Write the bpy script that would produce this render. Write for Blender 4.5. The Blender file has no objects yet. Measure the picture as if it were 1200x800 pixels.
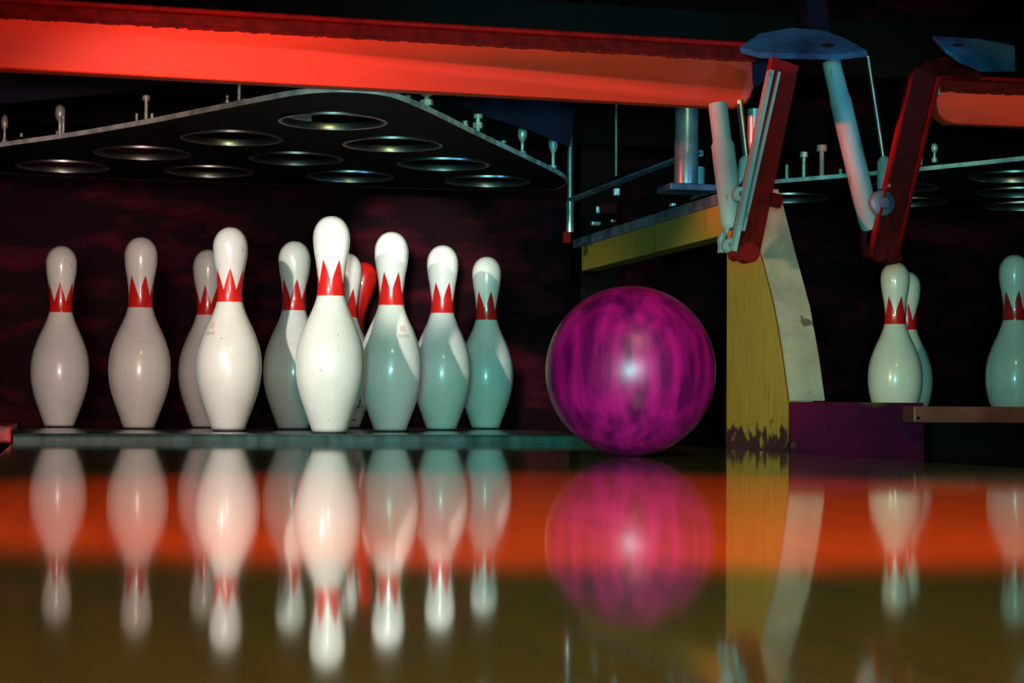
import bpy, bmesh, math, random
from mathutils import Vector, Matrix
random.seed(7)
S = bpy.context.scene
C = S.collection
PI = math.pi

# ------------------------------------------------------------------ camera
CAM = Vector((-0.4703, -3.3293, 0.0462)); YAW, PITCH, ROLL, FPX = 0.23485, 0.034998, 0.006809, 2244.9
fw = Vector((math.sin(YAW)*math.cos(PITCH), math.cos(YAW)*math.cos(PITCH), math.sin(PITCH)))
rt0 = Vector((math.cos(YAW), -math.sin(YAW), 0)); up0 = rt0.cross(fw)
rt = math.cos(ROLL)*rt0 + math.sin(ROLL)*up0
up = -math.sin(ROLL)*rt0 + math.cos(ROLL)*up0
cd = bpy.data.cameras.new('camera'); cam = bpy.data.objects.new('camera', cd); C.objects.link(cam)
cd.sensor_width = 36; cd.lens = FPX/1200*36; cd.clip_start = 0.01
M = Matrix((rt, up, -fw)).transposed().to_4x4(); M.translation = CAM
cam.matrix_world = M
S.camera = cam

# ------------------------------------------------------------------ world, lights, exposure
S.view_settings.view_transform = 'Standard'; S.view_settings.look = 'None'
S.view_settings.gamma = 1; S.view_settings.use_curve_mapping = False
S.view_settings.exposure = 0.0
w = bpy.data.worlds.new('hall_darkness'); S.world = w; w.use_nodes = True
w.node_tree.nodes['Background'].inputs[0].default_value = (0.10, 0.16, 0.35, 1)
w.node_tree.nodes['Background'].inputs[1].default_value = 0.0015

def lamp(name, kind, loc, target, power, color, size=.1, size_y=None, angle=None, blend=.3):
    d = bpy.data.lights.new(name, kind); d.energy = power; d.color = color
    if kind == 'AREA':
        d.size = size
        if size_y: d.shape = 'RECTANGLE'; d.size_y = size_y
        if angle: d.spread = angle
    else:
        d.shadow_soft_size = size
        if kind == 'SPOT': d.spot_size = angle; d.spot_blend = blend
    o = bpy.data.objects.new(name, d); C.objects.link(o)
    o.location = loc
    o.rotation_euler = (Vector(target)-Vector(loc)).to_track_quat('-Z', 'Y').to_euler()
    return o
# white key lamp low on the left of the lane, aimed at the head pin
lamp('key_spotlight', 'SPOT', (-1.35, -2.35, 0.80), (0.03, 0.10, 0.24), 350, (1.0, .94, .86), .03, angle=math.radians(18), blend=1)
# cyan lamp beside the camera, over the right half of the rack and the machines
lamp('cyan_flood', 'SPOT', (-0.56, -3.55, 0.10), (0.62, 0.0, 0.36), 270, (.08, .93, .86), .12, angle=math.radians(28), blend=.9)
# pinkish white lamp beside the camera, over the left half of the rack
lamp('pink_flood', 'SPOT', (-0.60, -3.55, 0.12), (-0.42, 0.6, 0.26), 290, (1.0, .86, .80), .15, angle=math.radians(14), blend=1)
# added orange spot on the right, brightens the neighbouring sweep bar
lamp('added_orange_spot', 'SPOT', (2.1, -2.9, 0.95), (1.28, -0.1, 0.60), 75, (1.0, .45, .22), .04, angle=math.radians(10), blend=.7)
# added red spot far out on the left, brightens the sweep bar
lamp('added_red_spot', 'SPOT', (-2.4, -1.0, 0.60), (0.40, -0.36, 0.64), 850, (1.0, .09, .06), .04, angle=math.radians(14), blend=1)
# added narrow white spot, brightens the heads of the right-hand pins
lamp('added_head_spot', 'SPOT', (-0.54, -3.50, 0.10), (0.215, 0.4, 0.345), 620, (1.0, .95, .88), .03, angle=math.radians(5.0), blend=.6)
# small red lamp just above the camera
lamp('red_lamp', 'SPOT', (-0.44, -3.60, 0.12), (-0.1, 0.0, 0.35), 42, (1.0, .09, .07), .02, angle=math.radians(50), blend=.5)
# red lamp hung over the lane
lamp('red_lane_lamp', 'SPOT', (-0.24, -2.80, 1.10), (-0.17, -2.22, 0.0), 420, (1.0, .05, .006), .05, angle=math.radians(46), blend=.5)
# dull green house light over the approach
lamp('green_lane_lamp', 'AREA', (0.0, -3.3, 1.9), (0.0, -2.9, 0.0), 18, (.80, .9, .35), .5)
# blue light high on the right, aimed at the pads over the machines
lamp('blue_top_lamp', 'SPOT', (1.7, -2.6, 0.45), (0.82, -0.38, 0.655), 70, (.10, .45, 1.0), .05, angle=math.radians(13), blend=.6)
# added yellowish spot at the left, brightens the lane side of the post
lamp('added_post_spot', 'SPOT', (-1.2, -1.9, 0.28), (0.66, -0.22, 0.16), 130, (1.0, .80, .40), .04, angle=math.radians(14), blend=.5)
# white spot for the ball
lamp('ball_spotlight', 'SPOT', (-0.05, -3.60, 0.22), (0.21, -1.0, 0.10), 90, (1.0, .62, .95), .11, angle=math.radians(6.2), blend=.5)

# ------------------------------------------------------------------ helpers
def at(px, py, ax, v):
    """real point on the plane (axis ax = v) seen along one measured sight line"""
    d = fw + rt*((px-600)/FPX) + up*(-(py-400)/FPX)
    t = (v-CAM[ax])/d[ax]
    return CAM + d*t
def mat(name, col, rough=.5, metal=0, col2=None, nscale=20, stretch=(1,1,1), lo=.4, hi=.65, bump=0, coat=0, ior=1.5, spots=None, spec=None):
    m = bpy.data.materials.new(name); m.use_nodes = True; spec = spec if spec is not None else (.1 if sum(col) < .05 else .5)
    nt = m.node_tree; b = nt.nodes['Principled BSDF']
    b.inputs['Base Color'].default_value = (*col, 1)
    b.inputs['Roughness'].default_value = rough; b.inputs['Metallic'].default_value = metal
    b.inputs['IOR'].default_value = ior; b.inputs['Specular IOR Level'].default_value = spec
    b.inputs['Coat Weight'].default_value = coat; b.inputs['Coat Roughness'].default_value = .08
    tc = nt.nodes.new('ShaderNodeTexCoord'); mp = nt.nodes.new('ShaderNodeMapping')
    mp.inputs['Scale'].default_value = stretch
    nt.links.new(tc.outputs['Object'], mp.inputs['Vector'])
    src = None
    if col2 is not None:
        n = nt.nodes.new('ShaderNodeTexNoise'); n.inputs['Scale'].default_value = nscale; n.inputs['Detail'].default_value = 6
        r = nt.nodes.new('ShaderNodeValToRGB')
        r.color_ramp.elements[0].position = lo; r.color_ramp.elements[1].position = hi
        r.color_ramp.elements[0].color = (*col, 1); r.color_ramp.elements[1].color = (*col2, 1)
        nt.links.new(mp.outputs[0], n.inputs['Vector']); nt.links.new(n.outputs['Fac'], r.inputs[0])
        src = r.outputs[0]
        if bump:
            bp = nt.nodes.new('ShaderNodeBump'); bp.inputs['Strength'].default_value = bump; bp.inputs['Distance'].default_value = .002
            nt.links.new(n.outputs['Fac'], bp.inputs['Height']); nt.links.new(bp.outputs[0], b.inputs['Normal'])
    if spots:
        sc, scol, th = spots
        n2 = nt.nodes.new('ShaderNodeTexNoise'); n2.inputs['Scale'].default_value = sc; n2.inputs['Detail'].default_value = 2
        r2 = nt.nodes.new('ShaderNodeValToRGB'); r2.color_ramp.elements[0].position = th; r2.color_ramp.elements[1].position = th+.04
        nt.links.new(mp.outputs[0], n2.inputs['Vector']); nt.links.new(n2.outputs['Fac'], r2.inputs[0])
        mx = nt.nodes.new('ShaderNodeMix'); mx.data_type = 'RGBA'
        mx.inputs[6].default_value = (*col, 1); mx.inputs[7].default_value = (*scol, 1)
        nt.links.new(r2.outputs[0], mx.inputs[0])
        if src: nt.links.new(src, mx.inputs[6])
        src = mx.outputs[2]
    if src: nt.links.new(src, b.inputs['Base Color'])
    return m
def obj(name, bm, m, parent=None, smooth=False, kind=None):
    bmesh.ops.recalc_face_normals(bm, faces=bm.faces)
    me = bpy.data.meshes.new(name); bm.to_mesh(me); bm.free()
    if m: me.materials.append(m)
    for p in me.polygons: p.use_smooth = smooth
    o = bpy.data.objects.new(name, me); C.objects.link(o)
    if parent: o.parent = parent
    if kind: o['kind'] = kind
    return o
def smart(o, ang=40):
    me = o.data
    me.shade_smooth()
    me.set_sharp_from_angle(angle=math.radians(ang))
    return o
def tag(o, label, cat, group=None):
    o['label'] = label; o['category'] = cat
    if group: o['group'] = group
    return o
def thing(name, label, cat, loc=(0,0,0), group=None):
    o = bpy.data.objects.new(name, None); C.objects.link(o); o.location = loc; o.empty_display_size = .05
    return tag(o, label, cat, group)
def copy_tree(o, parent=None):
    c = o.copy(); C.objects.link(c); c.parent = parent
    for ch in [x for x in list(C.objects) if x.parent is o]: copy_tree(ch, c)
    return c
def box(bm, a, b, rot=None, bevel=0):
    a = Vector(a); b = Vector(b)
    r = bmesh.ops.create_cube(bm, size=1)
    c = (a+b)/2; s = b-a
    for v in r['verts']:
        p = Vector((v.co.x*s.x, v.co.y*s.y, v.co.z*s.z))
        v.co = (rot @ p if rot else p) + c
    if bevel:
        es = list({e for v in r['verts'] for e in v.link_edges})
        bmesh.ops.bevel(bm, geom=es, offset=bevel, segments=2, profile=.6, affect='EDGES')
    return bm
def tube(bm, p, q, r1, r2=None, seg=20, rings=None):
    """capped tube from p to q; rings = [(t, r), ...] shapes the profile"""
    p = Vector(p); q = Vector(q); r2 = r1 if r2 is None else r2
    prof = rings or [(0, r1), (1, r2)]
    d = (q-p); L = d.length; rotm = d.to_track_quat('Z', 'Y').to_matrix()
    prev = None
    for t, r in prof:
        cur = [bm.verts.new(p + rotm @ Vector((r*math.cos(2*PI*i/seg), r*math.sin(2*PI*i/seg), L*t))) for i in range(seg)]
        if prev:
            for i in range(seg): bm.faces.new((prev[i], prev[(i+1)%seg], cur[(i+1)%seg], cur[i]))
        else: bm.faces.new(list(reversed(cur)))
        prev = cur
    bm.faces.new(prev)
    return bm
def lathe(bm, prof, seg=64, c=(0,0,0), close=False):
    prev = None; first = None
    c = Vector(c)
    for r, z in prof:
        if r < 1e-6: cur = [bm.verts.new(c+Vector((0,0,z)))]
        else: cur = [bm.verts.new(c+Vector((r*math.cos(2*PI*i/seg), r*math.sin(2*PI*i/seg), z))) for i in range(seg)]
        if prev:
            for i in range(seg):
                j = (i+1)%seg
                if len(cur) == 1: bm.faces.new((prev[i], prev[j], cur[0]))
                elif len(prev) == 1: bm.faces.new((prev[0], cur[j], cur[i]))
                else: bm.faces.new((prev[i], prev[j], cur[j], cur[i]))
        else: first = cur
        prev = cur
    if close:
        for i in range(seg): bm.faces.new((prev[i], prev[(i+1)%seg], first[(i+1)%seg], first[i]))
    return bm
def prism(bm, pts, off):
    """closed polygon pts (3D) swept by the vector off"""
    off = Vector(off)
    a = [bm.verts.new(Vector(p)) for p in pts]; b = [bm.verts.new(Vector(p)+off) for p in pts]
    n = len(pts)
    bm.faces.new(a); bm.faces.new(list(reversed(b)))
    for i in range(n): bm.faces.new((a[i], b[i], b[(i+1)%n], a[(i+1)%n]))
    return bm
def hexnut(bm, c, r, h, axis=(0,0,1)):
    ax = Vector(axis).normalized()
    tube(bm, Vector(c), Vector(c)+ax*h, r, seg=6); return bm
N = bmesh.new

# ------------------------------------------------------------------ materials
M_pin = mat('pin_white', (.80,.79,.74), .30, col2=(.70,.67,.60), nscale=14, coat=.6, lo=.45, hi=.75, bump=.12, spots=(150, (.22,.16,.12), .72))
M_red = mat('pin_red', (.75,.015,.012), .3, coat=.5, col2=(.55,.01,.01), nscale=30)
M_base = mat('pin_base_nylon', (.06,.055,.07), .5)
M_redpin = mat('red_lacquer', (.90,.020,.010), .35, col2=(.55,.006,.006), nscale=18, coat=.3)
M_lane = mat('lacquered_lane', (.150,.120,.034), .052, col2=(.125,.105,.035), nscale=6, stretch=(14,.6,1), ior=3.2)
M_deck = mat('pin_deck_lacquer', (.05,.075,.07), .16, col2=(.10,.17,.16), nscale=9, stretch=(3,10,1), lo=.45, hi=.6, ior=1.6)
M_edge = mat('deck_edge_paint', (.045,.110,.110), .45, col2=(.018,.045,.045), nscale=12, stretch=(3,1,1), spec=.25)
M_gutter = mat('gutter_plastic', (.02,.018,.02), .45, col2=(.04,.01,.01), nscale=8)
M_gred = mat('gutter_red_light', (.8,.03,.02), .5, col2=(.12,.006,.006), nscale=60)  # red light on the gutter wall, painted in as its colour
M_black = mat('black_paint', (.003,.003,.003), .7)
M_wall = mat('pit_cushion', (.020,.003,.006), .7, col2=(.13,.008,.022), nscale=5, stretch=(1,1,3), lo=.47, hi=.7, bump=.5)
M_table = mat('table_black_enamel', (.005,.005,.005), .8, col2=(.012,.010,.009), nscale=20)
M_trim = mat('worn_bright_edge', (.95,.98,.96), .45, .0, col2=(.45,.48,.46), nscale=30)
M_steel = mat('bare_steel', (.60,.63,.62), .28, 1, col2=(.40,.42,.42), nscale=40)
M_ring = mat('ring_steel', (.75,.72,.70), .30, 1)
M_zinc = mat('zinc_bolt', (.85,.92,.86), .35, .35, col2=(.45,.52,.48), nscale=80)
M_tube = mat('grey_tube_paint', (.19,.31,.34), .6, .0, col2=(.13,.21,.24), nscale=30, stretch=(1,1,.3), spots=(60,(.12,.12,.12),.68))
M_tube2 = mat('chrome_tube', (.42,.50,.53), .32, .7, col2=(.28,.34,.36), nscale=40)
M_orange = mat('orange_vinyl', (.80,.030,.005), .6, col2=(.66,.026,.005), nscale=7, stretch=(.6,1,3))
M_barshade = mat('bar_top_shade', (.060,.002,.003), .7, col2=(.11,.004,.004), nscale=60, spec=.1)  # shade on the bar's upper part, put into the colour
M_armred = mat('arm_red_paint', (.17,.003,.003), .55, col2=(.10,.002,.002), nscale=35, spec=.12)
M_armdark = mat('arm_dark_red_paint', (.08,.003,.003), .6, col2=(.045,.002,.002), nscale=35, spec=.1)
M_yellow = mat('yellow_panel_paint', (.34,.24,.03), .5, col2=(.26,.17,.02), nscale=30, stretch=(1,6,.35), spots=(18,(.06,.03,.02),.66))
M_grime = mat('grime_scuff', (.05,.012,.02), .6, col2=(.12,.07,.02), nscale=28, stretch=(1,1,.5), lo=.5, hi=.62)
M_wood = mat('worn_pale_wood', (.40,.30,.24), .55, col2=(.30,.22,.18), nscale=20, stretch=(1,1,1), spots=(35,(.12,.08,.06),.68))
M_block = mat('dark_maroon_block', (.13,.003,.030), .85, spec=.1, col2=(.06,.003,.02), nscale=9, spots=(11,(.10,.06,.015),.60))
M_rail = mat('red_brown_rail', (.34,.075,.045), .4, col2=(.20,.035,.03), nscale=15)
M_pad = mat('pad_blue_light', (.02,.10,.20), .45, col2=(.008,.03,.09), nscale=14)  # blue light falling on the pads is mixed into this colour
M_redcap = mat('red_white_cap', (.9,.35,.35), .4)
M_blue = mat('blue_black_metal', (.12,.17,.24), .45, .2, col2=(.03,.05,.10), nscale=18)
M_darkblue = mat('dark_shield_metal', (.008,.007,.024), .7)
M_ball = mat('magenta_marbled_resin', (.15,.001,.055), .36, col2=(.60,.004,.15), nscale=14, stretch=(3.5,3.5,.6), lo=.36, hi=.64)
M_hole = mat('finger_hole', (.004,.002,.004), .8)
M_ink = mat('faded_red_print', (.72,.50,.44), .4)
M_inkf = mat('faded_grey_print', (.42,.38,.36), .4)
M_inkd = mat('dark_red_print', (.20,.02,.02), .4)
M_inkb = mat('blue_print', (.05,.12,.35), .4)

def add_grime(m, col, z0, z1, sc):
    """worn dirt of irregular outline low on the board (a stain in the paint, between heights z0 and z1)"""
    nt = m.node_tree; b = nt.nodes['Principled BSDF']; src = b.inputs['Base Color'].links[0].from_socket
    tc = nt.nodes.new('ShaderNodeTexCoord'); sp = nt.nodes.new('ShaderNodeSeparateXYZ'); n = nt.nodes.new('ShaderNodeTexNoise')
    n.inputs['Scale'].default_value = sc; n.inputs['Detail'].default_value = 5
    nt.links.new(tc.outputs['Object'], sp.inputs[0]); nt.links.new(tc.outputs['Object'], n.inputs['Vector'])
    mr = nt.nodes.new('ShaderNodeMapRange'); mr.inputs[1].default_value = z0; mr.inputs[2].default_value = z1; mr.inputs[3].default_value = .35; mr.inputs[4].default_value = -.35
    nt.links.new(sp.outputs[2], mr.inputs[0])
    ad = nt.nodes.new('ShaderNodeMath'); nt.links.new(mr.outputs[0], ad.inputs[0]); nt.links.new(n.outputs['Fac'], ad.inputs[1])
    r = nt.nodes.new('ShaderNodeValToRGB'); r.color_ramp.elements[0].position = .47; r.color_ramp.elements[1].position = .62
    nt.links.new(ad.outputs[0], r.inputs[0])
    mx = nt.nodes.new('ShaderNodeMix'); mx.data_type = 'RGBA'; mx.inputs[7].default_value = (*col, 1)
    nt.links.new(src, mx.inputs[6]); nt.links.new(r.outputs[0], mx.inputs[0]); nt.links.new(mx.outputs[2], b.inputs['Base Color'])
M_yellow_post = mat('yellow_post_paint', (.34,.24,.03), .5, col2=(.26,.17,.02), nscale=30, stretch=(1,6,.35), spots=(18,(.06,.03,.02),.70))
add_grime(M_yellow_post, (.045,.010,.02), -.025, .055, 45)

# ------------------------------------------------------------------ setting
bm = N(); box(bm, (-3.5,-6,-.34), (5,2.6,-.30)); o = obj('floor', bm, M_black, kind='structure')
bm = N(); box(bm, (-3.5,2.3,-.30), (5,2.4,2.6)); o = obj('wall_back', bm, M_wall, kind='structure')

# lanes: each a slab with rounded long edges, pin deck slightly proud
def lane_slab(x0, x1, y0, y1, zt, zb, r=.004):
    bm = N(); pts = []
    n = 5
    for i in range(n+1):
        a = PI/2*i/n; pts.append((x0+r-r*math.cos(a), zt-r+r*math.sin(a)))
    for i in range(n+1):
        a = PI/2*(1-i/n); pts.append((x1-r+r*math.cos(a), zt-r+r*math.sin(a)))
    pts += [(x1, zb), (x0, zb)]
    prism(bm, [(x, y0, z) for x, z in pts], (0, y1-y0, 0))
    return bm
LZ = -.013
DY = -.085
def deck(bm, x0, x1, y0, y1, zt, zb, r=.0075):
    pts = []
    n = 12
    for i in range(n+1):
        a = PI/2*i/n; pts.append((y0+r-r*math.cos(a), zt-r+r*math.sin(a)))
    pts += [(y1, zt), (y1, zb), (y0, zb)]
    prism(bm, [(x0, y, z) for y, z in pts], (x1-x0, 0, 0)); return bm
ln = obj('bowling_lane', lane_slab(-.533, .533, -5.6, DY, LZ, -.06), M_lane)
tag(ln, 'glossy lacquered lane in the foreground mirroring the row of white pins', 'lane')
dk = thing('pin_deck', 'dark glossy deck the ten pins of the left rack stand on', 'pin deck')
obj('deck_board', deck(N(), -.533, .533, DY+.028, 1.15, 0, -.06, .0005), M_deck, dk)
obj('edge_strip', deck(N(), -.533, .533, DY, DY+.028, 0, -.06), M_edge, dk)['label'] = 'pale teal front edge strip with scratches'

ox, oy = 1.67, .12
ln2 = obj('bowling_lane', lane_slab(ox-.533, ox+.533, -5.6, -.55, LZ, -.06), M_lane)
tag(ln2, 'lacquered lane of the neighbouring bay, beyond the divider at right', 'lane')
dk2 = obj('pin_deck', deck(N(), ox-.533, ox+.533, -.455, oy+.90, 0, -.06), M_deck)
tag(dk2, 'dark deck under the neighbouring pins behind the red brown rail', 'pin deck')

def gutter(x0, x1, y0, y1, label, m=M_gutter):
    bm = N(); n = 14; xc = (x0+x1)/2; R = (x1-x0)/2; z0 = -.022; dep = .048
    outer = []; 
    top = [(xc-R*math.cos(PI*i/n), z0-dep*math.sin(PI*i/n)) for i in range(n+1)]
    bot = [(x1, z0-dep-.012), (x0, z0-dep-.012)]
    prism(bm, [(x, y0, z) for x, z in top+bot], (0, y1-y0, 0))
    return tag(smart(obj('gutter', bm, m), 40), label, 'gutter')
gutter(.534, .656, -5.6, 1.15, 'dark gutter along the right edge of the main lane')
gutter(-.756, -.534, -5.6, 1.15, 'dark gutter along the left edge of the main lane')
gl = N(); box(gl, (-.60,.15,-.02), (-.540,1.2,.010), bevel=.004)
tag(obj('gutter_board', gl, M_gred), 'gutter wall at the far left edge beside the pin deck, coloured as lit red', 'board')

# ------------------------------------------------------------------ bowling pins
inch = .0254
raw = [(0,1.08),(.06,1.17),(.75,1.414),(2.25,1.953),(3.375,2.255),(4.5,2.383),(5.875,2.282),(7.25,1.852),(8.625,1.236),(9.375,.983),(10,.900),(10.875,.940),(11.75,1.047),(12.625,1.203),(13.5,1.273)]
hp = [(z*inch, r*inch) for z, r in raw]
for i in range(1, 9):
    a = PI/2*i/9; hp.append(((13.5+1.5*math.sin(a))*inch, 1.273*math.cos(a)**.93*inch))
hp.append((.381, 0))
def prad(z):
    P = hp
    if z <= P[0][0]: return P[0][1]
    if z >= .381: return 0
    for i in range(len(P)-1):
        if P[i][0] <= z <= P[i+1][0]: break
    z0, r0 = P[i]; z1, r1 = P[i+1]; h = z1-z0; t = (z-z0)/h
    if z0 > .342 or i == 0: return r0+(r1-r0)*t
    m0 = (r1-P[i-1][1])/(z1-P[i-1][0]); m1 = (P[min(i+2,len(P)-1)][1]-r0)/(P[min(i+2,len(P)-1)][0]-z0)
    if i <= 1: m0 = (r1-r0)/h
    return (2*t**3-3*t*t+1)*r0+(t**3-2*t*t+t)*h*m0+(-2*t**3+3*t*t)*r1+(t**3-t*t)*h*m1
def pin_body(m, zb=.004):
    zs = [zb+(.342-zb)*i/56 for i in range(57)]
    bm = N(); prof = [(0, zb)]+[(prad(z), z) for z in zs]+[(r, z) for z, r in hp if z > .3435]
    lathe(bm, prof, 56); return bm
def crown(phase):
    bm = N(); seg = 120; rows = 12; z0, zv, zt = .2405, .2630, .3035; cols = []
    for i in range(seg):
        th = 2*PI*i/seg
        u = ((th/(PI/3)) % 1.0); tri = 1-2*abs(u-.5)
        zz = zv+(zt-zv)*tri
        cols.append([bm.verts.new(((prad(z)+.0004)*math.cos(th), (prad(z)+.0004)*math.sin(th), z)) for z in [z0+(zz-z0)*k/rows for k in range(rows+1)]])
    for i in range(seg):
        a = cols[i]; b = cols[(i+1)%seg]
        for k in range(rows): bm.faces.new((a[k], b[k], b[k+1], a[k+1]))
    return bm
def make_pin(label, body=None, crowned=True):
    t = thing('bowling_pin', label, 'bowling pin')
    obj('body', pin_body(body or M_pin), body or M_pin, t, True)
    if crowned: obj('crown_band', crown(0), M_red, t, True)
    smart(obj('base_ring', lathe(N(), [(0,0),(.0262,0),(.0285,.0012),(.0298,.0052),(.0,.0052)], 48), M_base, t))
    return t
def decal(name, m, parent, strokes, wd):
    """ink strokes lying on the pin's skin; strokes = lists of (angle, height)"""
    bm = N()
    for st in strokes:
        for (a0, z0), (a1, z1) in zip(st, st[1:]):
            q = []
            n = 4
            for k in range(n+1):
                a = a0+(a1-a0)*k/n; z = z0+(z1-z0)*k/n; r = prad(z)+.0004
                dx = (a1-a0)*r; dz = z1-z0; L = math.hypot(dx, dz) or 1
                nx, nz = -dz/L*wd/2, dx/L*wd/2
                for s in (-1, 1):
                    aa = a+s*nx/r; z2 = z+s*nz; r2 = prad(z2)+.0004
                    q.append(bm.verts.new((r2*math.cos(aa), r2*math.sin(aa), z2)))
            for k in range(n): bm.faces.new((q[2*k], q[2*k+1], q[2*k+3], q[2*k+2]))
    return obj(name, bm, m, parent, True)
GP = 'white pins of the main rack'
# (x, y, label, sine of crown offset, tilt)
s = .3048; rr = s*math.sqrt(3)/2
pins = [
 (0, 0, .5, 'brightest and tallest white pin at the front point of the main rack'),
 (-s/2, rr, 0, 'white pin just left of the front pin, second row, one crown point facing forward'),
 (s/2, rr, .5, 'white pin just right of the front pin, cyan lit below a bright shoulder'),
 (-s, 2*rr, .33, 'white pin second from the left end, standing clear of its neighbours'),
 (0, 2*rr, .18, 'white pin half hidden behind the left side of the front pin'),
 (s, 2*rr, .5, 'cyan shadowed white pin second from the right end of the main rack'),
 (-1.5*s, 3*rr, -.08, 'dim white pin at the far left end of the main rack'),
 (-.5*s, 3*rr, -.2, 'white pin mostly hidden behind the pin left of the front pin'),
 (.5*s-.006, 3*rr, .5, 'shadowed pin with a red scribble near its foot, right behind the front pin'),
 (1.5*s, 3*rr, .36, 'dim pinkish white pin at the right end of the main rack, shaded on its left'),
]
proto = None; madepins = []
for k, (x, y, ph, lab) in enumerate(pins):
    if proto is None: proto = make_pin(lab); p = proto
    else: p = copy_tree(proto); p['label'] = lab
    p.location = (x, y, 0)
    # u = 0 puts a crown tip (at th = 30 deg) towards the camera
    dirc = math.atan2(CAM.y-y, CAM.x-x)
    p.rotation_euler.z = dirc-PI/6+ph*PI/3
    p['group'] = GP
    madepins.append(p)
pr = [
 (ox-s, oy+2*rr, .5, 'white pin directly behind the dark block right of the yellow post'),
 (ox-.5*s, oy+3*rr, .1, 'white pin peeping out behind the pin beside the dark block, right bay'),
 (ox-.5*s, oy+rr, .35, 'white pin cut by the right edge of the photo, behind the red brown rail'),
]
for x, y, ph, lab in pr:
    p = copy_tree(proto); p['label'] = lab; p.location = (x, y, 0)
    p.rotation_euler.z = math.atan2(CAM.y-y, CAM.x-x)-PI/6+ph*PI/3
    p['group'] = 'white pins of the neighbouring rack'
# printed marks
def facing(p, off): return math.atan2(CAM.y-p.location.y, CAM.x-p.location.x)+off-p.rotation_euler.z
for idx, off in ((1, -.85), (2, .55)):
    p = madepins[idx]; a = facing(p, off)
    zz = .182
    st = [[(a-.24+.10*i, zz-.004), (a-.20+.10*i, zz+.003), (a-.17+.10*i, zz-.004)] for i in range(5)]
    decal('print', M_inkf, p, st, .0012)
    st = [[(a-.12+.05*i, zz+.008), (a-.10+.05*i, zz+.019), (a-.08+.05*i, zz+.008)] for i in range(5)]
    decal('print', M_ink, p, st, .003)
p = madepins[8]; a = facing(p, .55)
decal('print', M_inkd, p, [[(a-.3,.040),(a-.2,.046),(a-.1,.038),(a,.050),(a+.12,.046),(a+.05,.056)],[(a-.15,.055),(a,.062),(a+.15,.058)]], .0025)
decal('print', M_inkb, p, [[(a-.15,.018),(a-.02,.020)],[(a+.03,.020),(a+.12,.017)]], .003)
# toppling all-red pin behind
t = thing('bowling_pin', 'red pin leaning over behind the cyan lit pin right of the front pin', 'bowling pin')
obj('body', pin_body(M_redpin), M_redpin, t, True)
smart(obj('base_ring', lathe(N(), [(0,0),(.0262,0),(.0285,.0012),(.0298,.0052),(.0,.0052)], 48), M_base, t))
t.location = (.148, 1.03, .0075); t.rotation_euler = (0, math.radians(12), 0)

# ------------------------------------------------------------------ ball
R = .108
bt = thing('bowling_ball', 'magenta marbled ball rolling in front of the yellow post', 'ball', at(739, 426, 1, -1.0))
bc = bt.location.copy(); bt.location = (bc.x, bc.y, LZ+R)
bm = N(); bmesh.ops.create_icosphere(bm, subdivisions=6, radius=R); obj('shell', bm, M_ball, bt, True)
for a, b in ((.35, .55), (.62, .75), (.30, .95)):
    d = Vector((math.cos(a)*math.sin(b), math.sin(b)*math.sin(a), math.cos(b)))
    bm = N(); tube(bm, d*(R-.002), d*(R+.0004), .012 if b < .9 else .015, seg=28); obj('finger_hole', bm, M_hole, bt)

# ------------------------------------------------------------------ sweep bars
def sweep_bar(x0, x1, y, label, left_round=False, right_round=True, zb=.5415, zt=.634):
    t = thing('sweep_bar', label, 'sweep bar', (x0, y, 0))
    X0, X1 = 0, x1-x0; r = .034; pts = []
    n = 8
    if left_round:
        for i in range(n+1):
            a = PI+PI/2*i/n; pts.append((X0+r+r*math.cos(a), zb+r+r*math.sin(a)))
    else: pts.append((X0, zb))
    if right_round:
        for i in range(n+1):
            a = -PI/2+PI/2*i/n; pts.append((X1-r+r*math.cos(a), zb+r+r*math.sin(a)))
    else: pts.append((X1, zb))
    pts += [(X1, zt), (X0, zt)]
    bm = N(); prism(bm, [(x, 0, z) for x, z in pts], (0, .028, 0))
    es = [e for e in bm.edges if all(abs(v.co.y) < 1e-6 for v in e.verts)]
    bmesh.ops.bevel(bm, geom=es, offset=.006, segments=4, profile=.5, affect='EDGES')
    smart(obj('padded_board', bm, M_orange, t), 60)
    bm = N(); box(bm, (X0,-.004,zt-.001), (X1+.004,.030,zt+.024), bevel=.002)  # shadow across the top of the bar, built as a dark strip
    smart(obj('shaded_top', bm, M_barshade, t))['label'] = 'shadowed top of the bar, coloured dark maroon'
    bm = N(); tube(bm, (X0,-.007,zt+.021), (X1+.012,-.007,zt+.021), .005, seg=12)
    smart(obj('piping', bm, M_armred, t))
    bm = N(); x = X0; k = 0  # small teeth shape the ragged edge of that shadow
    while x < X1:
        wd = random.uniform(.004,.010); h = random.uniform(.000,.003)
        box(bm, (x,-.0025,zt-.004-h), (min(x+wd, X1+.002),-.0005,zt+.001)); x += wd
    f = obj('shadow_edge', bm, M_barshade, t); f['kind'] = 'stuff'; f['label'] = 'ragged lower edge of the shadow on the bar'
    return t
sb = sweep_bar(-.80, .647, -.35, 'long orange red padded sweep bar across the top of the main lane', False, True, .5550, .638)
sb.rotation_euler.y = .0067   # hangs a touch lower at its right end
sweep_bar(1.103, 2.3, -.10, 'shorter orange sweep bar at the top right over the neighbouring lane', True, False, .577, .640)

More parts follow.
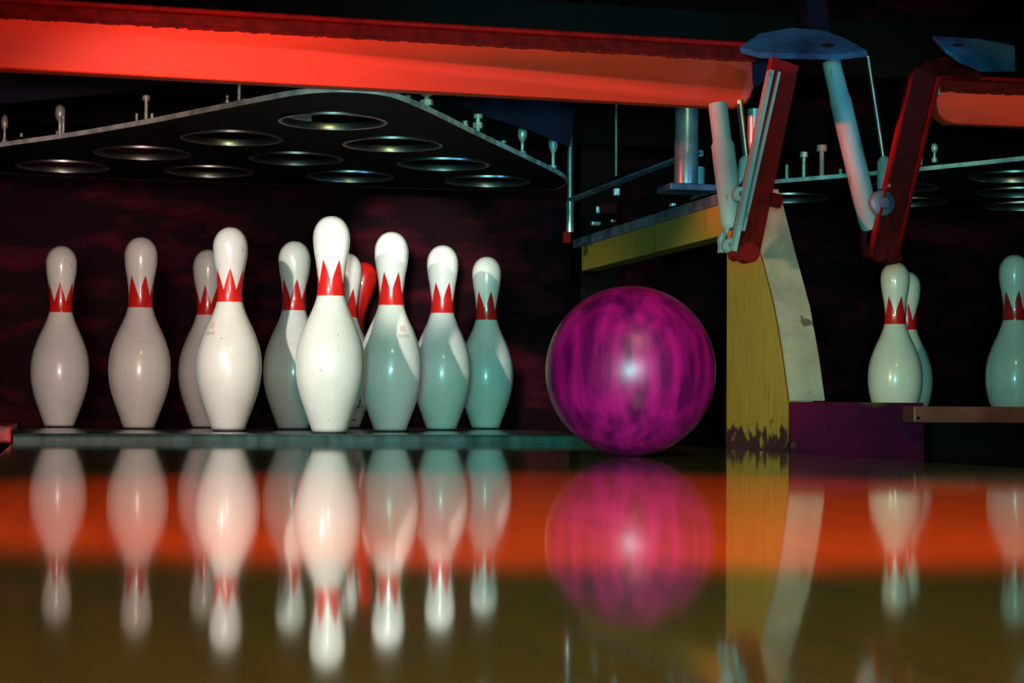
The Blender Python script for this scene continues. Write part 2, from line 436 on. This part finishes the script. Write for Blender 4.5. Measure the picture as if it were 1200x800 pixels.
# ------------------------------------------------------------------ pin tables
def pin_table(label):
    t = thing('pin_table', label, 'pin table', (0,0,.55))
    out = [(-.029,-.300),(.005,-.301),(.035,-.292),(.060,-.270),(.085,-.234),(.139,-.147),(.289,.128),(.463,.434),(.60,.68),(.645,.80),(.645,1.0),
           (-.645,1.0),(-.66,.80),(-.63,.62),(-.578,.527),(-.457,.370),(-.331,.173),(-.224,-.023),(-.151,-.155),(-.115,-.220),(-.090,-.258),(-.062,-.285)]
    for _ in range(2):   # round the corners
        o2 = []
        for i in range(len(out)):
            a = out[i]; b = out[(i+1) % len(out)]
            o2 += [(a[0]*.75+b[0]*.25, a[1]*.75+b[1]*.25), (a[0]*.25+b[0]*.75, a[1]*.25+b[1]*.75)]
        out = o2
    cs = [(x, y) for x, y, *_ in pins]; cs[8] = (.5*s, 3*rr)
    bm = N(); loops = [out]+[[(cx+.094*math.cos(2*PI*i/40), cy+.094*math.sin(2*PI*i/40)) for i in range(40)] for cx, cy in cs]
    edges = []
    for lp in loops:
        vs = [bm.verts.new((x, y, 0)) for x, y in lp]
        for i in range(len(vs)): edges.append(bm.edges.new((vs[i], vs[(i+1) % len(vs)])))
    bmesh.ops.triangle_fill(bm, edges=edges, use_beauty=True)
    g = bmesh.ops.extrude_face_region(bm, geom=list(bm.faces))
    for v in [e for e in g['geom'] if isinstance(e, bmesh.types.BMVert)]: v.co.z += .006
    obj('plate', bm, M_table, t)
    bm = N(); n = len(out)
    rows = []
    for dz, k in ((.0,0),(.0,1),(.004,1),(.0085,1),(.0085,0)):
        row = []
        for i in range(n):
            a = Vector(out[i-1]); b = Vector(out[(i+1) % n]); d = (b-a).normalized(); nr = Vector((d.y, -d.x))
            row.append(bm.verts.new((out[i][0]+nr.x*.003*k, out[i][1]+nr.y*.003*k, dz)))
        rows.append(row)
    for A, B in zip(rows, rows[1:]+rows[:1]):
        for i in range(n): bm.faces.new((A[i], A[(i+1) % n], B[(i+1) % n], B[i]))
    smart(obj('edge_trim', bm, M_trim, t))['label'] = 'bright bare steel edge'
    ring = None
    for cx, cy in cs:
        if ring is None:
            bm = N(); lathe(bm, [(.0895,-.004),(.0960,-.004),(.0960,-.0005),(.0935,-.0002),(.0935,.008),(.091,.009),(.0895,.007)], 72, close=True)
            ring = obj('pin_ring', bm, M_ring, t, True); smart(ring, 50); r = ring
        else: r = ring.copy(); C.objects.link(r); r.parent = t
        r.location = (cx, cy, 0)
    return t
ta = pin_table('black pin table with steel rim and ten holes hanging over the main rack')
tb = copy_tree(ta); tb.location = (ox, oy, .55); tb['label'] = 'black pin table with steel rim over the neighbouring rack, upper right'

# bolts on the tables
def bolt(parent, px, yb, yt, wpx, kind, m=None):
    b = at(px, yb, 2, .557); D = (b-CAM).dot(fw); k = D/FPX
    h = (yb-yt)*k; r = wpx*k/2; m = m or M_zinc
    b = b-Vector(parent.location)
    bm = N()
    if kind == 'rod': tube(bm, b, b+Vector((0,0,h)), r, seg=14)
    elif kind == 'cap':
        tube(bm, b, b+Vector((0,0,h*.8)), r*.6, seg=14)
    elif kind == 'bulb':
        tube(bm, b, b+Vector((0,0,h)), r, seg=16, rings=[(0,r*.8),(.22,r*.8),(.24,r*.35),(.5,r*.35),(.55,r*.6),(.66,r*.95),(.8,r),(.93,r*.75),(1,r*.3)])
    elif kind == 'hex':
        tube(bm, b, b+Vector((0,0,h)), r*.5, seg=14)
    o = smart(obj('bolt', bm, m, parent), 50)
    if kind == 'cap': smart(obj('cap', tube(N(), b+Vector((0,0,h*.8)), b+Vector((0,0,h)), r*1.3, seg=16), m, o), 50)
    if kind == 'hex':
        obj('nut', hexnut(N(), b+Vector((0,0,.0)), r*1.15, h*.25), m, o)
        obj('nut', hexnut(N(), b+Vector((0,0,h*.45)), r*1.1, h*.22), m, o)
        smart(obj('cap', tube(N(), b+Vector((0,0,h*.85)), b+Vector((0,0,h)), r*.95, seg=16), m, o), 50)
    return o
for a in [(5,172,134,8,'bulb'),(70,163,122,12,'bulb'),(74,158,136,3.4,'rod'),(160,148,133,3,'rod'),(171,140,112,7,'cap'),(178,139,133,3.5,'rod'),
          (266,127,112,4,'hex'),(280,121,98,4,'rod'),(286,122,116,4,'rod'),(390,111,104,3.5,'rod'),(406,112,106,8,'hex'),(478,122,112,8,'hex'),(500,136,108,14,'hex'),
          (545,152,142,7,'hex'),(560,164,134,11,'hex'),(590,178,165,7,'hex'),(612,186,146,11,'bulb'),(648,205,154,11,'bulb'),(470,118,112,5,'rod'),
          (137,152,146,3,'rod'),(25,160,156,3,'rod')]:
    bolt(ta, *a)
for a in [(942,209,178,7,'cap'),(922,210,193,4,'rod'),(963,207,170,9,'cap',M_redcap),(1079,193,162,7,'cap'),(1095,190,168,8,'bulb'),(985,205,198,4,'rod')]:
    bolt(tb, *a)

# ------------------------------------------------------------------ kickback panel and divider
kp = thing('kickback_panel', 'yellow painted side panel with a leaning front post beside the ball', 'side panel', (.66,-.49,0))
def rel(pts, o): 
    L = Vector(o.location); return [Vector(p)-L for p in pts]
yz = [(-.488,-.06),(-.488,.061),(-.462,.135),(-.425,.215),(-.364,.304),(-.299,.404),(-.292,.412),(-.20,.412),(-.20,-.06)]
bm = N(); prism(bm, rel([(.66,y,z) for y, z in yz], kp), (.040,0,0))
obj('post', bm, M_yellow_post, kp)['label'] = 'yellow lane side of the post'
fr = [(-.488,.062),(-.462,.135),(-.425,.215),(-.364,.304),(-.299,.404),(-.285,.420)]
bm = N(); prism(bm, rel([(.66,y-.006,z) for y, z in fr]+[(.66,y+.004,z) for y, z in reversed(fr)], kp), (.058,0,0))
smart(obj('front_board', bm, M_wood, kp), 40)['label'] = 'pale worn wooden front board, slanting back'
bm = N(); prism(bm, rel([(.6595,-.183,.351),(.6595,-.183,.403),(.6595,1.1,.440),(.6595,1.1,.375),(.6595,.73,.351)], kp), (.040,0,0))
bm.free()
bm = N(); prism(bm, rel([(.661,-.20,.351),(.661,.74,.351),(.661,.74,.405),(.661,-.20,.405)], kp), (.038,0,0))
obj('top_beam', bm, M_yellow, kp)['label'] = 'yellow top beam running back from the post'
bm = N(); box(bm, Vector((.655,-.21,.405))-kp.location, Vector((.71,.80,.425))-kp.location, bevel=.003)
obj('cap_strip', bm, M_blue, kp)['label'] = 'dark metal strip on the beam'
bm = N(); box(bm, Vector((.6595,-.498,-.06))-kp.location, Vector((.7185,-.4885,.060))-kp.location); obj('foot_board', bm, M_block, kp)
bl = thing('divider_block', 'scuffed dark maroon block at the foot of the post', 'block', (.78,-.35,-.06))
bm = N(); box(bm, Vector((.7186,-.498,-.06))-bl.location, Vector((.886,-.215,.060))-bl.location); obj('block', bm, M_block, bl)
rl = thing('cross_rail', 'red brown rail in front of the neighbouring pins at lower right', 'rail', (.86,-.54,0))
bm = N(); box(bm, Vector((.846,-.545,.0285))-rl.location, Vector((2.2,-.503,.0545))-rl.location, bevel=.003); obj('rail', bm, M_rail, rl)
bm = N(); box(bm, Vector((.900,-.500,-.30))-rl.location, Vector((2.2,-.462,.0535))-rl.location); obj('support_board', bm, M_black, rl)
bm = N(); hexnut(bm, Vector((.853,-.545,.036))-rl.location, .0025, .004, (0,-1,0)); obj('screw', bm, M_black, rl)
dv = N(); box(dv, (.66,-5.6,-.30), (1.13,-.56,-.04)); box(dv, (.72,-.19,-.30), (1.12,1.2,-.04)); tag(obj('lane_divider', dv, M_black), 'black low divider running between the two lanes at right', 'divider')

# ------------------------------------------------------------------ sweep linkages
def P(px, py, y): return at(px, py, 1, y)
def pxr(wpx, p): return wpx/2*((p-CAM).dot(fw))/FPX
def ptube(name, parent, a, b, y0, y1, wpx, m, rings=None, seg=24):
    p = P(a[0], a[1], y0); q = P(b[0], b[1], y1); r = pxr(wpx, p); L = parent.location
    if rings: rings = [(t, f*r) for t, f in rings]
    return smart(obj(name, tube(N(), p-L, q-L, r, rings=rings, seg=seg), m, parent), 50)
def bar_between(bm, p, q, wd, th, L, side=0, y_off=0, z=0):
    """flat bar: wd across (in the x-z plane), th along y"""
    d = (q-p).normalized(); n = d.cross(Vector((0,1,0))).normalized()
    yv = Vector((0,1,0))
    c = [p+n*(side-wd/2), p+n*(side+wd/2), q+n*(side+wd/2), q+n*(side-wd/2)]
    prism(bm, [v-L+yv*y_off for v in c], (0, th, 0)); return bm
def knuckle(parent, px, py, y, r, th=.016, m=M_tube):
    p = P(px, py, y)-parent.location
    k = smart(obj('knuckle', tube(N(), p+Vector((0,-th/2,0)), p+Vector((0,th/2,0)), r, seg=28, rings=[(0,r*.9),(.12,r),(.88,r),(1,r*.9)]), m, parent), 50)
    obj('pivot_bolt', hexnut(N(), p+Vector((0,-th/2,0)), r*.42, .005, (0,-1,0)), M_blue, k)
    return k
def clevis(parent, px0, py0, px1, py1, y, wpx, m):
    p = P(px0, py0, y); q = P(px1, py1, y); L = parent.location
    wd = pxr(wpx, p)*2; bm = N()
    for sgn in (-1, 1):
        pts = []
        for k in range(9):
            t = k/8; c = p.lerp(q, t)
            pts.append(c+Vector((sgn*wd*(.18+.42*math.sin(PI*min(1, t*1.3)*.72)), 0, 0)))
        for k in reversed(range(9)):
            t = k/8; c = p.lerp(q, t)
            pts.append(c+Vector((sgn*wd*(.0+.30*math.sin(PI*min(1, t*1.3)*.72)), 0, 0)))
        prism(bm, [v-L for v in pts], (0,.012,0))
    return smart(obj('clevis', bm, m, parent), 50)

lk = thing('sweep_linkage', 'red channel arm and grey cylinders hanging by the end of the long orange bar', 'linkage', P(905, 66, -.44))
L = lk.location
p, q = P(921, 72, -.46), P(874, 296, -.52)
arm = obj('channel_arm', bar_between(N(), p, q, .046, .018, L), M_armred, lk)
# rim flanges of the channel
p1, q1 = P(902, 84, -.466), P(856, 288, -.528)
d = (q-p).normalized()
smart(obj('flange', bar_between(N(), P(905,82,-.474), P(861,294,-.534), .007, .016, L), M_tube, arm))['label'] = 'pale grey flange edge'  # paler grey than the red arm
smart(obj('flange', bar_between(N(), P(914,84,-.474), P(872,270,-.534), .0035, .012, L), M_tube, arm))
smart(obj('web', bar_between(N(), P(911,82,-.466), P(868,298,-.526), .010, .006, L), M_armred, arm))
bm = N(); e = P(878, 296, -.525)-L; tube(bm, e+Vector((0,-.004,0)), e+Vector((0,.022,0)), .016, seg=20); smart(obj('arm_end', bm, M_armred, lk))
bm = N(); e = P(866, 297, -.525)-L; tube(bm, e+Vector((0,-.004,0)), e+Vector((0,.022,0)), .011, seg=20); smart(obj('arm_end', bm, M_armred, lk))
bm = N(); e = P(901, 233, -.50)-L; hexnut(bm, e, .012, .02, (1,0,-.2)); obj('nut', bm, M_armred, lk)
ptube('damper_cylinder', lk, (841,122), (859,268), -.44, -.47, 27, M_tube, [(0,.82),(.30,.82),(.33,1),(.93,1),(.97,.95),(1,.7)])
clevis(lk, 859, 262, 854, 296, -.476, 22, M_tube)
knuckle(lk, 855, 288, -.500, .012)
ptube('push_rod', lk, (867,118), (875,186), -.44, -.45, 8, M_steel)
ptube('rod_sleeve', lk, (874,184), (872,214), -.45, -.455, 17, M_tube, [(0,.6),(.15,.95),(1,1)])
clevis(lk, 873, 204, 868, 236, -.462, 18, M_tube)
knuckle(lk, 867, 228, -.49, .012)
bm = N(); prism(bm, [v-L for v in (P(878,66,-.30),P(908,60,-.30),P(906,88,-.30),P(880,106,-.30))], (0,.012,0)); obj('gusset', bm, M_darkblue, lk)
ptube('short_tube', lk, (884,128), (884,180), -.28, -.28, 16, M_tube2)

st = thing('support_tube', 'shiny upright steel tube under the long orange bar, left of the linkage', 'tube', P(805, 216, .0))
ptube('tube_body', st, (805,104), (804,216), .0, .0, 27, M_tube2, [(0,1),(.55,1),(.56,1.04),(1,1.04)])
bm = N(); b0 = P(804,217,0)-st.location; box(bm, b0+Vector((-.04,-.03,-.012)), b0+Vector((.05,.05,0)), bevel=.002); obj('foot_plate', bm, M_blue, st)
smart(obj('collar', tube(N(), P(818,196,.03)-st.location, P(818,217,.03)-st.location, .012, seg=16), M_tube, st))

lr = thing('sweep_linkage', 'dark red arm with long pale grey tube in front of the neighbouring lane', 'linkage', P(1082, 90, -.25))
L = lr.location
ptube('damper_cylinder', lr, (974,72), (1021,270), -.25, -.28, 25, M_tube, [(0,.85),(.2,.9),(.24,1),(.93,1),(1,.85)])
clevis(lr, 1020, 262, 1024, 302, -.285, 22, M_armdark)
ptube('push_rod', lr, (1017,66), (1036,190), -.25, -.26, 5, M_steel)
ptube('rod_sleeve', lr, (1036,184), (1037,222), -.26, -.265, 18, M_tube, [(0,.5),(.15,.9),(1,1)])
knuckle(lr, 1033, 238, -.30, .022, m=M_blue)
a = obj('channel_arm', bar_between(N(), P(1086,84,-.27), P(1036,300,-.31), .048, .018, L), M_armdark, lr)
obj('flange', bar_between(N(), P(1070,84,-.282), P(1021,300,-.322), .004, .016, L), M_armred, a)
obj('flange', bar_between(N(), P(1102,90,-.282), P(1052,300,-.322), .004, .014, L), M_armdark, a)
bm = N(); pts = [P(1066,98,-.255), P(1082,72,-.25), P(1108,66,-.24), P(1150,80,-.24), P(1150,92,-.24), P(1104,86,-.25)]
prism(bm, [v-L for v in pts], (0,.02,0)); obj('arm_elbow', bm, M_armdark, lr)
for (x, y) in ((1047,300),(1030,297)):
    e = P(x, y, -.31)-L; bm = N(); tube(bm, e+Vector((0,-.004,0)), e+Vector((0,.02,0)), .014, seg=20); smart(obj('arm_end', bm, M_armdark, lr))
knuckle(lr, 1040, 218, -.325, .006, .008, M_armred)
bm = N(); prism(bm, [v-L for v in (P(1093,108,-.2),P(1100,88,-.2),P(1102,112,-.2))], (0,.01,0)); obj('gusset', bm, M_wood, lr)

# pads on top of the linkages, blue light put into their colour
def pad(label, pts, y0, holes):
    t = thing('mounting_pad', label, 'pad', P(pts[0][0], pts[0][1], y0))
    L = t.location; bm = N()
    vs = []
    for px, py, dy in pts: vs.append(P(px, py, y0+dy)-L)
    prism(bm, vs, (0,.004,.010)); smart(obj('plate', bm, M_pad, t), 30)
    for px, py, dy, a, b in holes:
        c = P(px, py, y0+dy)-L; bm = N()
        ring = [c+Vector((a*math.cos(2*PI*i/24), 0, b*math.sin(2*PI*i/24))) for i in range(24)]
        prism(bm, ring, (0,-.003,0)); obj('bolt_head', bm, M_black, t)
    return t
pad('blue lit tapering pad at the top centre right, over the first linkage', [(868,62,0),(890,46,.05),(930,39,.07),(965,42,.07),(988,50,.05),(1004,58,.03),(1017,66,0),(985,70,-.005),(930,69,-.01),(890,68,-.01)], -.42,
    [(970,53,.005,.012,.003)])
pad('small dark blue pad at the top right, over the dark red arm', [(1094,48,.06),(1150,52,.06),(1190,60,.04),(1190,84,0),(1150,84,0),(1125,74,0),(1108,62,.02)], -.36, [(1122,53,.03,.010,.002)])

# ------------------------------------------------------------------ machine frame above
mf = thing('machine_frame', 'black machine frame with hanging rods above and behind the tables', 'machine frame', (0,.6,0))
def fbox(name, a, b, m=M_black, bevel=.003):
    bm = N(); box(bm, Vector(a)-mf.location, Vector(b)-mf.location, bevel=bevel); return obj(name, bm, m, mf)
fbox('cross_beam', (-1.2,-.30,.84), (3.2,-.22,.92))
fbox('cross_beam', (-1.2,.35,.74), (3.2,.45,.86))
fbox('upright', (.80,1.25,-.30), (.90,1.35,1.3))
fbox('upright', (-.95,1.25,-.30), (-.85,1.35,1.3))
fbox('upright', (2.5,1.25,-.30), (2.6,1.35,1.3))
fbox('rear_beam', (-1.2,1.22,.70), (3.2,1.30,.80))
for (px, ya, yb, y, wpx, m) in [(668,100,232,.55,6,M_tube2),(668,236,272,.55,9,M_tube2),(722,110,206,.6,3,M_tube2),(655,118,150,.45,4,M_steel),(3,86,106,.5,8,M_tube2)]:
    a = P(px, ya, y); b = P(px, yb, y)
    smart(obj('hanging_rod', tube(N(), a-mf.location, b-mf.location, pxr(wpx, a), seg=14), m, mf))
bm = N(); a = P(664,233,.5)-mf.location; b = P(812,176,.05)-mf.location
prism(bm, [a, b, b+Vector((0,0,-.004)), a+Vector((0,0,-.004))], (.02,0,0)); obj('slanting_rail', bm, M_blue, mf)
for pts, y in (([(-30,70),(240,70),(215,97),(120,110),(-30,124)], .15), ([(500,90),(680,90),(668,172),(620,152),(560,134)], .32)):
    bm = N(); prism(bm, [P(x, z, y)-mf.location for x, z in pts], (0,.008,0)); obj('shield_panel', bm, M_darkblue, mf)
bm = N(); prism(bm, [P(x, z, .1)-mf.location for x, z in [(945,-10),(966,-10),(974,44),(948,44)]], (0,.04,0)); obj('hanger_post', bm, M_darkblue, mf)
# small fittings seen at the far end of the beam
for (px, py, wpx, hpx, y, m) in [(722,225,6,8,.45,M_zinc),(664,278,8,14,.6,M_armred),(700,246,4,8,.5,M_steel),(698,262,10,4,.45,M_steel),(718,259,5,3,.45,M_steel),
                               (788,240,5,3,.1,M_zinc),(820,180,6,7,.1,M_tube),(12,170,14,7,.6,M_armred),(712,244,22,12,.7,M_armdark)]:
    c = P(px, py, y)-mf.location; k = pxr(1, c+mf.location)*2
    bm = N(); box(bm, c-Vector((wpx*k/2,.008,hpx*k/2)), c+Vector((wpx*k/2,.008,hpx*k/2)), bevel=.001); obj('fitting', bm, m, mf)
c = P(345, 138, .12)-mf.location
bm = N(); box(bm, c-Vector((.035,.02,.012)), c+Vector((.03,.02,.03)), bevel=.003); obj('motor_housing', bm, M_blue, mf)
